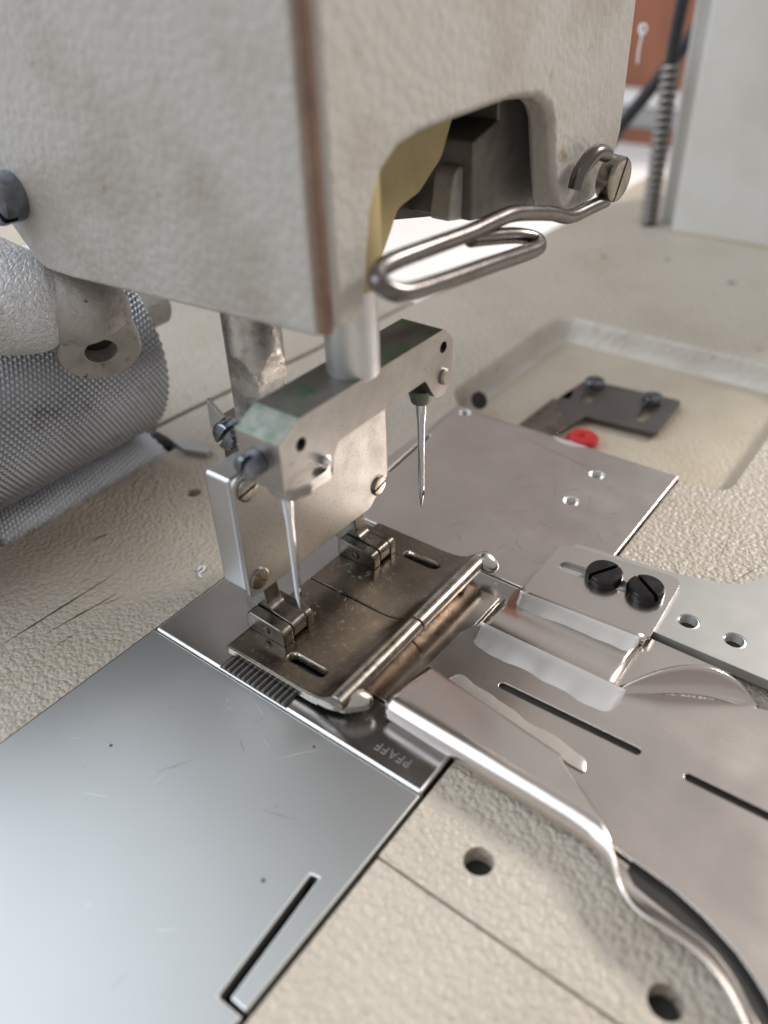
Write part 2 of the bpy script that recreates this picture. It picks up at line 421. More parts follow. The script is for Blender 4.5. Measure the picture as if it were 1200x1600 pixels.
# worn marks on the bed
def streak(name, p0, p1, w, m, parent, z=BT + .03, wob=.15, n=9):
    a = Vector((*p0, z)); b = Vector((*p1, z)); t = (b - a).normalized(); s = Vector((-t.y, t.x, 0)); rows = [[], []]
    for i in range(n):
        k = i / (n - 1); c = a.lerp(b, k) + s * wob * noise.noise(Vector((i * .7, a.x, a.y)))
        ww = w * (0.25 + .75 * math.sin(PI * min(max(k, .04), .96))) * (0.6 + .8 * random.random()) / 2
        rows[0].append(c + s * ww); rows[1].append(c - s * ww)
    return grid_mesh(name, rows, m, parent, smooth=None)
for p0, p1, w, mm in [((-22, -20), (-21.2, 5.5), .5, 'scratch'), ((-17.5, -13.5), (-15.5, 2.4), .4, 'scratch'), ((-15.3, -1.5), (-13.5, 2.6), .22, 'scratch'),
                      ((-36.6, 9.5), (-34.6, 14.4), .7, 'chipped'), ((-35.2, 11.2), (-34.4, 14.6), .45, 'scratch'), ((-12.8, -15), (-12.6, -9), .14, 'scratch'),
                      ((88, 79), (92, 90), .12, 'scratch'), ((84, 84), (83, 96), .10, 'scratch')]:
    streak('scratch', p0, p1, w, mm, bed)

# ================================================================== plates
def strip_hole(x, y, r): return circ(x, y, r, 22)
slide = thing('slide_plate', 'bright brushed steel slide plate in front of the needle plate', 'slide plate')
lp = [(0.05, -300), (65.0, -300), (65.0, -39.75), (61.9, -39.75), (60.65, -20.3), (59.75, -20.5), (61.05, -40.25), (65.0, -40.25)]
lp = [(0.05, -300), (65.0, -300), (65.0, -40.2), (60.8, -40.3), (59.5, -20.5), (60.8, -20.2), (62.2, -39.5), (65.0, -39.5), (65.0, -0.08), (0.05, -0.08)]
prism('plate', lp, 'z', -2.6, -0.05, 'plate', slide, 0.26, edge='cut_and_glint')  # brighter bevel paints the light line along the edge
for p0, p1, w in [((27, -22), (30, -17), .10), ((41.5, -8.2), (46, -2.8), .10), ((46, -17), (52, -15), .07), ((20, -32), (24, -30), .07), ((33, -9), (36.5, -11), .06)]:
    streak('scratch', p0, p1, w, 'cut_and_glint' if random.random() < .5 else 'scratch', slide, z=-0.035, wob=.3)
for k in range(18):
    x, y, a, l_ = random.uniform(3, 60), random.uniform(-58, -2), random.uniform(0, PI), random.uniform(.8, 3.5)
    streak('scratch', (x, y), (x + l_ * math.cos(a), y + l_ * math.sin(a)), .05, 'cut_and_glint' if k % 3 else 'scratch', slide, z=-0.036, wob=.2, n=5)
for x, y, r_ in [(16.2, -23.2, .32), (54.5, -25.3, .35), (44.9, -2.9, .3)]:
    prism('pit', circ(x, y, r_, 9), 'z', -0.06, -0.03, 'scratch', slide)

nplate = thing('needle_plate', 'polished needle plate with stamped lettering under the presser foot', 'needle plate')
prism('plate', [(0.35, 0.05), (65.0, 0.05), (65.0, 52.35), (0.35, 52.35)], 'z', -2.6, 0.42, 'needle_plate', nplate, 0.55, seg=2, edge='cut_and_glint')  # bevel colour holds the window glint
# stamped maker's lettering, upside down as seen from the operator's left
def lettering(name, text, x, y, z, size, rot, m, parent, ext=.035):
    cu = bpy.data.curves.new(name, 'FONT'); cu.body = text; cu.size = size * S; cu.extrude = ext * S; cu.space_character = 1.12
    tmp = bpy.data.objects.new('tmp', cu); COL.objects.link(tmp)
    dg = bpy.context.evaluated_depsgraph_get()
    me = bpy.data.meshes.new_from_object(tmp.evaluated_get(dg)); bpy.data.objects.remove(tmp)
    me.transform(Matrix.Translation(Vector((x, y, z)) * S) @ Matrix.Rotation(R(rot), 4, 'Z'))
    return link(name, me, m, parent)
lettering('stamped_lettering', 'PFAFF', 60.6, 4.3, 0.43, 2.5, 181, 'plate', nplate, .05)
lettering('stamped_lettering', 'a', 49.4, 50.9, 0.43, 2.2, 181, 'plate', nplate, .05)

rplate = thing('throat_plate', 'brownish grey steel plate with threaded holes beyond the presser foot', 'throat plate')
notch = [(40.6, 111.1), (39.8, 110.2), (38, 109.2), (35.8, 108.8), (33.5, 109.2), (31.8, 110.2), (31.0, 111.1)]
hol = [(4.5, 108.6, 1.5), (48.5, 100.3, 1.65), (48.4, 86.5, 1.65)]
rp = [(0.1, 52.75), (65.3, 52.75), (65.3, 111.1), (0.1, 111.1)]
prism('plate', rp, 'z', -1.6, 0.42, 'rear_plate', rplate, 0.3, edge='cut_and_glint', holes=[circ(*h, 22) for h in hol] + [slot(4.7, 72.9, 3.2, 92.3, 1.0)])  # edge glint painted by the bright bevel material
for x, y, r_ in hol:
    pr = []
    for k in range(9): pr += [(r_ + .02, -1.9 + k * .25), (r_ - .16, -1.78 + k * .25)]
    vs = []; n = 22
    rows = [[(x + rr * math.cos(2 * PI * i / n), y + rr * math.sin(2 * PI * i / n), min(h, .38)) for i in range(n + 1)] for rr, h in pr]
    grid_mesh('screw_thread', rows, 'cut_and_glint', rplate, smooth=None)
for k in range(26):
    x, y, a, l_ = random.gauss(44, 12), random.uniform(57, 100), random.gauss(1.7, .5), random.uniform(1.5, 7)
    if 2 < x < 62: streak('scratch', (x, y), (x + l_ * math.cos(a), y + l_ * math.sin(a)), .06, 'scratch', rplate, z=0.435, wob=.7, n=7)
prism('worn_edge_notch', notch, 'z', 0.30, 0.445, 'solder', rplate)

for yy in (8.4, 45.2):
    prism('needle_hole_shade', slot(30.6, yy, 37.0, yy, 2.0), 'z', 0.425, 0.47, 'shade_black', nplate)  # flat black patch darkens the slot above, shade put into colour
# feed dog
feed = thing('feed_dog', 'row of fine feed dog teeth rising beside the presser sole', 'feed dog')
prism('feed_bar', [(18.6, 0.25), (35.6, 0.25), (35.6, 9), (18.6, 9)], 'z', -2, 0.46, 'hinge', feed)
tooth = None
for i in range(13):
    x = 19.0 + i * 1.26
    if tooth is None:
        tooth = prism('tooth', [(0, .4), (1.12, .4), (.98, 1.0), (.86, 1.22), (.60, 1.22), (.2, .85)], 'y', 0.3, 8.6, 'greyblock', feed, 0.05, seg=1)
        t = tooth
    else:
        t = tooth.copy(); COL.objects.link(t); t.parent = feed
    t.location.x = x * S

# ================================================================== presser foot
foot = thing('hinged_presser', 'hinged twin slot presser foot with browned steel sole and tall cover block', 'presser foot')
prof = [(17.3, 1.7), (17.8, 3.0), (18.6, 3.3)] + [(24, 3.3), (31, 3.3), (36.0, 3.3), (38.5, 3.5), (40.4, 3.95), (41.8, 4.6), (42.6, 5.2), (43.3, 5.85), (44.0, 6.35), (44.8, 6.6), (45.6, 6.55), (46.3, 6.15), (46.7, 5.5), (46.7, 4.7), (46.1, 3.7), (44.6, 2.6), (42.4, 1.8), (39, 1.45), (18, 1.45)]
near = prism('sole', prof, 'y', 3.3, 27.15, 'foot', foot)
cut(near, slot(30.4, 8.4, 37.2, 8.4, 2.2), 'z', -3, 9)
far = prism('sole', prof, 'y', 27.4, 50.6, 'foot', foot)
cut(far, slot(30.4, 45.2, 37.2, 45.2, 2.2), 'z', -3, 9)
for o in (near, far):
    o.data.materials.append(M['lip'])
    for p in o.data.polygons:
        c_ = p.center / S
        if 44.3 < c_.x < 46.4 and c_.z > 6.2 and abs(p.normal.y) < .5: p.material_index = 1
    o['label'] = 'browned sole half with an oblong needle slot'
    for p in o.data.polygons: p.use_smooth = True
    o.data.set_sharp_from_angle(angle=R(30))
    b = o.modifiers.new('edge', 'BEVEL'); b.width = .28 * S; b.segments = 2; b.limit_method = 'ANGLE'; b.angle_limit = R(40); b.harden_normals = True
# needle slot liners are bright where the needle has worn them
for yy in (8.4, 45.2):
    ring = slot(30.4, yy, 37.2, yy, 2.5); ins = slot(30.4, yy, 37.2, yy, 2.1)
    rows = [[(x, y, z) for x, y in lp + lp[:1]] for lp, z in ((ins, 1.5), (ins, 3.1), (ring, 3.34))]
    grid_mesh('needle_slot', rows, 'footedge', foot, smooth=40)
# rounded horns at both ends of the toe
def blob(name, c, r, m, parent, rot=(0, 0, 0), n=20, pw=1.0):
    bm = bmesh.new(); bmesh.ops.create_uvsphere(bm, u_segments=n, v_segments=n // 2, radius=1)
    for v in bm.verts:
        v.co = Vector([math.copysign(abs(k) ** pw, k) for k in v.co])
        v.co = Vector((v.co.x * r[0], v.co.y * r[1], v.co.z * r[2]))
    from mathutils import Euler
    bmesh.ops.rotate(bm, verts=bm.verts, matrix=Euler([R(k) for k in rot]).to_matrix())
    bmesh.ops.translate(bm, verts=bm.verts, vec=Vector(c)); bmesh.ops.scale(bm, verts=bm.verts, vec=(S, S, S))
    me = bpy.data.meshes.new(name); bm.to_mesh(me); bm.free()
    return link(name, me, m, parent, smooth=180)
def horn(pts, rmax, r0):
    P = spline(pts, 6); n_ = len(P); rs = []
    for i in range(n_):
        t = i / (n_ - 1)
        rs.append((r0 + (rmax - r0) * min(1, t / .62) ** 1.5) * (1 if t < .62 else math.sqrt(max(.015, 1 - ((t - .62) / .38) ** 2.4))))
    return tube('toe_horn', P, rs, 'footedge', foot, 20, 180)
horn([(36.0, 3.75, 2.35), (39.5, 3.95, 2.6), (42.3, 4.5, 3.1), (44.5, 5.6, 3.6), (46.4, 6.9, 3.7), (48.9, 8.6, 3.2)], 2.45, .55)
horn([(41.0, 50.0, 3.4), (43.0, 50.2, 4.3), (44.8, 50.5, 5.0), (46.4, 50.8, 4.9), (48.8, 51.0, 3.6)], 2.1, .6)
# bright sole edge facing the operator's left
prism('sole_edge', [(18.2, 1.5), (38.8, 1.5), (40.5, 1.8), (41.2, 3.2), (39.3, 3.05), (18.6, 2.85)], 'y', 3.18, 3.32, 'footedge', foot, 0.05)
# hinges
def hinge(y0, y1, y2, y3):
    pf = roundpoly([(17.6, 3.2, 0), (27.6, 3.2, 0), (27.6, 7.0, 1.5), (24.5, 7.3, 3), (18.0, 7.7, 1.2)], 4)
    k = prism('hinge_lug', pf, 'y', y0, y1 - .06, 'hinge', foot, 0.35, seg=2)
    prism('hinge_lug', pf, 'y', y2 + .06, y3, 'hinge', foot, 0.35, seg=2)
    pk = roundpoly([(15.2, 14.5, 0), (15.2, 5.2, 1), (18, 4.2, 1), (27.5, 3.6, .8), (27.65, 7.1, 1.5), (24.6, 7.5, 2), (21.4, 8.0, 2.0), (20.6, 14.5, 0)], 5)
    prism('hinge_tongue', pk, 'y', y1 + .02, y2 - .02, 'hinge', foot, 0.25, seg=2)
    lathe('hinge_pin', [(.9, 0), (.9, .25), (.6, .35)], (22.8, y0 + .02, 5.1), (0, -1, 0), 'hinge', foot, 16)
hinge(9.2, 11.9, 15.6, 17.6)
hinge(36.6, 39.0, 42.4, 44.4)
# carrier block and its screwed cover
prism('carrier_block', [(8.0, 14.4), (49.0, 14.4), (49.0, 39.2), (8.0, 39.2)], 'x', 14.4, 20.9, 'block', foot, 0.9, seg=3)
cp = roundpoly([(7.7, 14.2, .8), (11.0, 13.4, .5), (39.5, 13.2, .3), (43.0, 13.1, 1), (49.6, 17.8, 2.5), (49.6, 39.6, 2.5), (7.7, 39.6, 2.2)], 5)
prism('cover_plate', cp, 'x', 21.0, 22.0, 'cover', foot, 0.3, seg=2)
for (y, z, a) in [(10.6, 36.6, 0.15), (10.4, 17.1, 2.2), (46.2, 17.4, 0.2), (29.4, 29.2, 0.9)]:
    slotted_screw('cover_screw', (22.0, y, z), (1, 0, 0), 2.25 if y != 29.4 else 1.6, 0.5, a, 'screw', foot, w=.45, dome=.14, depth=.8)
lathe('gib_pin', [(1.4, 0), (1.4, 1.2), (1.0, 1.5)], (15.6, 17, 39.3), (0, 0, 1), 'hinge', foot, 16)
prism('shank_clamp', [(6.2, 19.8), (15.8, 19.8), (15.8, 33.6), (6.2, 33.6)], 'z', 27, 41.6, 'hinge', foot, 0.6)
slotted_screw('clamp_screw', (10.4, 19.8, 39.8), (0, -1, 0), 2.7, 3.2, 0.9, 'bluescrew', foot)
prism('guide_tab', [(5.2, 39), (9.2, 42.4), (5.4, 45.2)], 'y', 18.6, 19.4, 'block', foot, 0.1)

# presser bar: round above, milled to flats below
pb = thing('presser_bar', 'stained steel presser bar with milled flats behind the needle clamp', 'presser bar')
rows = []
for k in range(61):
    z = 38 + k * 0.6
    zz = max(0, z - 47.5); d = 3.6 + (zz * zz) * .04
    row = []
    for i in range(49):
        a = 2 * PI * i / 48; r_ = min(5.1, d / max(abs(math.cos(a)), abs(math.sin(a))))
        row.append((11.0 + r_ * math.cos(a), 26.7 + r_ * math.sin(a), z))
    rows.append(row)
grid_mesh('bar', rows, 'pbar', pb, smooth=18)

# ================================================================== needle bar and clamp
nb = thing('needle_bar', 'steel needle bar with a long green stained twin needle clamp', 'needle bar')
lathe('bar', [(4.2, 0), (4.35, .5), (4.35, 60)], (33.4, 26.7, 55.0), (0, 0, 1), 'bar', nb, 40)
cpoly = roundpoly([(5.0, 53.3, .5), (9.6, 55.6, .6), (47.4, 55.6, 1.6), (50.3, 52.8, 1.6), (50.0, 45.0, 1.2), (48.2, 42.6, 1.5), (44.8, 43.2, 1.5), (41.6, 48.0, 1.2),
                   (17.6, 47.6, .8), (16.2, 44.4, 1.4), (12.5, 43.2, 2.5), (5.0, 44.2, .8)], 4)
clamp = prism('clamp', cpoly, 'x', 28.2, 37.1, 'clamp', nb, 0.45, holes=[circ(9.4, 51.3, 1.15, 16), circ(47.2, 52.2, 1.1, 16)])
clamp.data.materials.append(M['clamptop']); clamp.data.materials.append(M['verdigris'])
for p in clamp.data.polygons:
    n_ = p.normal
    if n_.z > .97: p.material_index = 1
    elif n_.z > .6 and n_.y < -.2: p.material_index = 2
for y, z in ((9.4, 51.3), (47.2, 52.2)):
    prism('hole_bottom', circ(y, z, 1.3, 12), 'x', 31, 33.5, 'shade_black', nb)  # black filling gives the clamp holes their shade
lathe('needle_seat', [(1.7, 0), (1.9, .3), (1.9, 3)], (33.6, 8.4, 41.6), (0, 0, 1), 'clamp', nb, 20)
lathe('needle_seat', [(1.7, 0), (1.9, .3), (2.6, 3)], (33.6, 45.2, 41.2), (0, 0, 1), 'verdigris', nb, 20)
prism('needle_retainer', roundpoly([(33, 5.4, .5), (37.4, 5.4, .8), (38.6, 9, 2), (38.4, 14, 3), (36.6, 17.0, 2), (33, 16, .5)], 5), 'z', 43.0, 45.0, 'clamp', nb, 0.4)
slotted_screw('set_screw', (32.0, 5.0, 48.9), (-.05, -1, -.06), 2.1, 3.0, 1.2, 'bluescrew', nb, w=.8)
lathe('guide_pin', [(.9, 0), (.9, .8), (.5, 1.2)], (37.2, 14.0, 46.3), (1, 0, 0), 'needle', nb, 16)
lathe('needle_set_screw', [(1.6, 0), (1.6, .5), (1.2, .8)], (37.0, 47.6, 46.4), (1, 0, 0), 'clamp', nb, 18)
for y, lab in ((8.4, 'slender steel needle hanging closest to the camera over the near hinge'), (45.2, 'slender steel needle hanging over the far end of the presser foot')):
    nd = thing('sewing_needle', lab, 'needle', group='pair of machine needles')
    pr = [(.02, 0), (.22, .9), (.45, 2.4), (.60, 3.6), (.62, 4.6), (.66, 12), (.72, 18), (.76, 20), (.98, 22.0), (1.0, 23), (1.0, 28)]
    ob = lathe('blade', pr, (33.7, y, 17.0), (0, 0, 1), 'needle', nd, 20, 60)
    prism('eye', slot(y, 20.55, y, 21.3, .42), 'x', 34.2, 34.36, 'slot', nd)
    prism('groove', [(y - .16, 22.5), (y + .16, 22.5), (y + .18, 37), (y - .18, 37)], 'x', 34.25, 34.37, 'hinge', nd)

# ================================================================== machine head
head = thing('machine_housing', 'large worn grey sewing machine head hanging over the bed', 'machine head')
fc = roundpoly([(37.6, 66.4, 1), (37.6, 165, 0), (-46, 165, 0), (-41.5, 95, 20), (-38.0, 73, 6), (-29.5, 63.6, 6), (-20, 63.5, 0)], 6)
prism('face_cover', fc, 'y', 14.2, 18.2, 'head', head, 1.6, seg=4)
arch = [(15.6, 67.2), (22.6, 67.2), (23.0, 70.4), (23.9, 75.6), (25.0, 81.4), (27.2, 85.6), (31.5, 88.3), (37, 89.1), (43.0, 89.3), (53.7, 89.5), (61.4, 89.6), (70.5, 88.6), (74.6, 86.6), (76.4, 84.0), (78.4, 76), (80.6, 69.4), (83, 67.0), (91.2, 65.6), (98.5, 65.8), (104.5, 70.0), (108.0, 77.0), (107.2, 100), (108, 165), (15.6, 165)]
prism('side_casting', arch, 'x', 34.4, 40.0, 'head', head, 1.6, seg=4)
tube('corner_gasket', [(38.35, 15.35, 67.0), (38.35, 15.35, 100), (38.35, 15.35, 165)], 1.1, 'grime', head, 12)
prism('dark_fill', [(-36, 18.3), (34.3, 18.3), (34.3, 106), (-36, 106)], 'z', 91.5, 164, 'shade_black', head)  # added black block keeps the inside of the head dark
prism('back_wall', [(-37, 66), (-33, 66), (-33, 91), (-37, 91)], 'y', 18.3, 40, 'hammer_dark', head)
yw = roundpoly([(19.0, 68.4, 0), (42.4, 68.0, 2), (45.0, 71.5, 3), (47, 74.6, 3), (53.2, 75.8, 4), (60.0, 80.2, 4), (63.2, 86.0, 2), (63.5, 91.4, 0), (19.0, 91.4, 0)], 4)
prism('inner_wall', yw, 'x', 20.5, 28.0, 'yellow', head, 0.6)
lathe('bar_bushing', [(5.2, 0), (5.6, .6), (5.6, 22)], (33.0, 26.4, 69.4), (0, 0, 1), 'yellow', head, 28)
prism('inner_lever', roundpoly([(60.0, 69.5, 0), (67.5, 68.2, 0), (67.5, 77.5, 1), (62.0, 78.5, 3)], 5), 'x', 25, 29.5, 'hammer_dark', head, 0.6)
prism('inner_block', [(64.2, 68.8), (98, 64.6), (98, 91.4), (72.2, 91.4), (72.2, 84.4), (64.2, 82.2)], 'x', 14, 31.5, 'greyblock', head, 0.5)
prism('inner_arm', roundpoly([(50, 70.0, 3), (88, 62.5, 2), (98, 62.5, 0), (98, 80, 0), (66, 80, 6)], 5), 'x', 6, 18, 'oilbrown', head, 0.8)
prism('rear_shell', [(18.3, 92), (106, 92), (106, 164), (18.3, 164)], 'x', -40, -36.1, 'head', head, 0.8)
slotted_screw('cover_screw', (-31.6, 14.2, 76.2), (0, -1, 0), 4.3, 4.6, 2.35, 'bluescrew', head, w=1.1, dome=.18)

# wire finger guard, bolted to the head's side
wg = thing('wire_guard', 'bent steel wire loop bolted to the side of the head', 'wire guard')
wp = [(43.2, 97.6, 69.6), (43.2, 93.5, 73.6), (42.9, 88.0, 76.4), (42.6, 84.0, 75.2), (42.6, 82.2, 72.2), (42.8, 85.0, 69.4)]
hook = spline([(42.5, 83.0, 71.6), (42.6, 84.4, 74.6), (43.2, 88.5, 77.0), (43.4, 93.2, 76.0)], 6)
tube('hook', hook, 1.5, 'wire', wg, 14, 80)
main = spline([(43.4, 95.5, 66.8), (43.2, 89.0, 67.0), (43.0, 80.5, 67.4), (42.7, 73, 69.8), (42.5, 60.5, 72.8), (42.6, 53.5, 73.4), (42.9, 45, 73.7), (43.0, 33, 74.6), (43.2, 23.5, 75.2),
               (44.4, 19.6, 74.9), (46.0, 19.0, 74.0), (47.3, 21.6, 72.6), (47.3, 30, 71.3), (46.9, 45, 69.4), (46.3, 60.0, 67.3), (45.6, 63.8, 67.2), (44.2, 64.6, 67.7), (42.6, 61.0, 69.0), (41.9, 52, 71.0), (41.7, 47.5, 71.9)], 6)
tube('loop', main, 1.36, 'wire', wg, 14, 80)
slotted_screw('guard_screw', (42.6, 97.2, 70.9), (1, -.12, -.05), 4.3, 3.0, 1.25, 'screw', wg, w=.55, dome=.12)

# ================================================================== rollers
def knurled(name, cx, cz, rad, y0, y1, label, chamfer=2.2, pitch=1.15, h=0.6, m='knurl'):
    nth = 2 * int(PI * rad * 2 / pitch / 1.0 / 2) * 2 // 2
    nth -= nth % 2
    ny = int((y1 - y0) / (pitch / 2))
    vs = []; fs = []
    for j in range(ny + 1):
        y = y0 + (y1 - y0) * j / ny
        e = min(y - y0, y1 - y); dr = 0
        if e < chamfer: dr = chamfer - math.sqrt(max(0, chamfer ** 2 - (chamfer - e) ** 2))
        for i in range(nth):
            a = 2 * PI * (i + 0.11 * j) / nth
            r_ = rad - dr - (h if (i + j) % 2 else 0)
            vs.append((cx + r_ * math.cos(a), y, cz + r_ * math.sin(a)))
    for j in range(ny):
        for i in range(nth):
            k = (i + 1) % nth
            a, b, c, d = j * nth + i, j * nth + k, (j + 1) * nth + k, (j + 1) * nth + i
            if (i + j) % 2 == 0: fs += [(a, b, d), (b, c, d)]
            else: fs += [(a, b, c), (a, c, d)]
    fs.append(tuple(range(nth))); fs.append(tuple(reversed(range(ny * nth, (ny + 1) * nth))))
    t = thing(name, label, 'roller')
    link('knurled_drum', me_from(name, vs, fs), m, t)
    return t
ur = knurled('puller_roller', -65.2, 29.6, 25.9, -34, 45.5, 'big knurled steel puller roller beneath the crackled bracket')
lathe('shaft', [(5.2, 0), (5.2, 12), (4.8, 12.5)], (-56.5, 45.5, 36.5), (0, 1, 0), 'hammer_dark', ur, 28)
lr = knurled('feed_roller', -65.2, -18.6, 21.9, -1.6, 48.5, 'slim knurled roller half sunk in the bed slot', 1.2, 1.15, .6, 'knurl_light')
lathe('shaft', [(6.5, 0), (6.5, 2.2), (2.0, 3.0), (1.6, 8)], (-58.5, 48.2, -5.0), (0, 1, 0), 'black', lr, 24)
prism('axle_bearing', roundpoly([(-52.5, 50.2, 1), (-46, 48.8, 1), (-39.2, 51.2, .5), (-40, 53.4, 1), (-48, 54.0, 1), (-52, 53.0, 1)], 4), 'z', -6, 1.2, 'aluminium', lr, 0.5)

# crackled silver bracket arm holding the roller
br = thing('puller_bracket', 'crackled silver painted roller bracket with a drilled lug left of the head', 'roller bracket')
def lump(name, pts, rs, m, n=40, amp=.35, sc=.16):
    P = spline(pts, 8); rr = spline([(r_, 0, 0) for r_ in rs], 8)
    o = tube(name, P, [v.x for v in rr], m, br, n, 180)
    for v in o.data.vertices:
        c = v.co / S; v.co += v.normal * S * amp * noise.noise(c * sc)
    return o
lump('arm_casting', [(-74, -30, 80), (-62, -14, 71), (-50, 1, 63.5), (-41.0, 8.0, 58.2), (-36.0, 12.6, 56.2), (-32.0, 17.0, 55.0), (-30.6, 18.6, 54.4)], [15, 14.2, 12.4, 11.2, 10.0, 7.6, 3], 'hammer')
lump('lug_neck', [(-38, 14, 57), (-33.5, 18.5, 55.5), (-29.5, 21.5, 53.0), (-28.8, 22.6, 49.5)], [6.0, 8.6, 8.2, 6.6], 'hammer_dark', 32, .3)  # the neck's shadow is put into this darker paint
lx = Vector((0.80, -0.42, -0.42)).normalized()
lug0 = Vector((-31.0, 22.6, 46.6))
q = lx.to_track_quat('Z', 'Y')
def ring(name, c, ax, r0, r1, h, m, parent):
    n = 36; q = Vector(ax).normalized().to_track_quat('Z', 'Y'); rows = []
    for rr, z in ((r1, -2.5), (r1, h - .25), (r1 + .25, h), (r0 - .5, h), (r0, h - .5), (r0, 0)):
        rows.append([tuple(Vector(c) + q @ Vector((rr * math.cos(2 * PI * i / n), rr * math.sin(2 * PI * i / n), z))) for i in range(n + 1)])
    return grid_mesh(name, rows, m, parent, smooth=30)
ring('lug', lug0, lx, 8.2, 3.2, 4.2, 'hammer_dark', br)  # same shadow-darkened paint as the neck
lathe('lug_bore', [(3.2, 0), (3.2, .3)], lug0 + lx * .4, lx, 'shade_black', br, 24)
prism('machined_pad', [(-38.5, 42.2), (-35.6, 40.2), (-34.2, 45.0), (-36.5, 46.6)], 'y', 16.4, 19, 'block', br, 0.2)

# ================================================================== folder attachment
fo = thing('tape_folder', 'satin sheet steel tape folder with slots and silver solder seams', 'tape folder')
ZM = 1.75
mp = [(50.6, 11.6), (89, 11.0), (91.0, 9.4), (93.0, 8.7), (98, 8.1), (103.2, 7.5), (108, 6.2), (113.2, 4.0), (116, 2.2), (118.3, 0.4), (122, -3.2), (128, -11), (136, -24), (170, -24),
      (170, 52), (112, 49.5), (104, 47.6), (98, 45.4), (92, 42.6), (87, 39.8), (83.5, 37.6), (81, 36.6), (52.6, 36.6), (51.4, 33)]
prism('main_plate', mp, 'z', ZM - .55, ZM, 'folder', fo, 0.12, holes=[slot(64.9, 26.1, 89.7, 26.7, 1.55), slot(98.6, 26.7, 123, 27.2, 1.55)])
prism('tongue', [(43.6, 11.4), (52.2, 11.4), (52.2, 46.5), (43.6, 46.5)], 'z', 0.75, 1.12, 'tongue', fo, 0.1)
prism('slot_shade_strip', [(62, 24.6), (126, 24.9), (126, 28.9), (62, 28.4)], 'z', 0.4, 1.05, 'shade_black', fo)  # added black strip, paints the shade seen through the plate slots
ig = [(96.8, 8.4), (98.6, 8.2), (103.2, 7.7), (108, 6.4), (113.2, 4.2), (116, 2.4), (118.3, .6), (122, -3), (128, -10.8), (136, -23)]
prism('gap_shade_sheet', [(x, y - (1.2 if x < 97 else 2.6 if x < 100 else 3.2)) for x, y in ig] + [(x, y + 6) for x, y in reversed(ig)], 'z', .62, .95, 'shade_black', fo)  # added black sheet, paints the deep shade inside the mouth gap
# far lip curling up from the main plate
rows = []
for i in range(29):
    t = i / 28; x = 81.6 + 21.4 * t
    h = 5.4 * (math.sin(PI * min(1, t * 1.02)) ** .8 if t < .98 else 0)
    ye = 36.6 + 11.6 * math.sin(t * PI * .56) ** .9
    row = []
    for j in range(9):
        s = j / 8; a = s * R(82)
        row.append((x, ye - 2.2 * (1 - math.sin(a)) , ZM - .30 + h * (1 - math.cos(a)) / (1 - math.cos(R(82)))))
    rows.append(row)
grid_mesh('far_lip', rows, 'folder', fo, thick=.45, smooth=180, off=0)
# raised second layer with a rolled near edge
def rolled(name, xs, ynear, yfar, ztop, zlow, m, r_=1.0):
    rows = []
    for x in xs:
        yn = ynear(x); yfr = yfar(x); row = [(x, yfr, ztop), (x, yn + r_ + .6 if yfr > yn + r_ + .7 else yfr - .01, ztop)]
        for k in range(7):
            a = k / 6 * R(84)
            row.append((x, yn + r_ - r_ * math.sin(a), ztop - r_ + r_ * math.cos(a)))
        row.append((x, yn - .15, zlow)); rows.append(row)
    return grid_mesh(name, rows, m, fo, thick=.45, smooth=60, off=-1)
L = lambda a, b, n: [a + (b - a) * i / n for i in range(n + 1)]
rolled('upper_layer', L(54.2, 81.4, 16), lambda x: 36.0, lambda x: 51.6 if x > 56 else 47 + (x - 54.2) * 2.2, 3.3, 1.6, 'folder', .9)
prism('upper_layer_flap', [(81.4, 36.4), (84, 40.6), (87, 44.8), (90, 48.0), (94, 50.4), (97, 51.5), (81.4, 51.6)], 'z', 2.3, 2.75, 'folder', fo, 0.1)
# mounting flange
fl = [(56.6, 47.6), (82.0, 49.6)]
rows = []
def fy(x): return 47.9 + (x - 56.4) * .055
prism('flange', roundpoly([(56.4, 48.4, .5), (82.1, 49.9, .5), (81.2, 69.2, 2.6), (56.0, 66.0, 3.2)], 6), 'z', 3.72, 4.55, 'folder', fo, 0.2,
      holes=[slot(60.6, 59.4, 78.6, 60.8, 3.4)])
rolled('flange_fold', L(56.4, 81.6, 12), lambda x: fy(x) - .9, lambda x: fy(x) + .6, 4.54, 3.3, 'folder', .9)
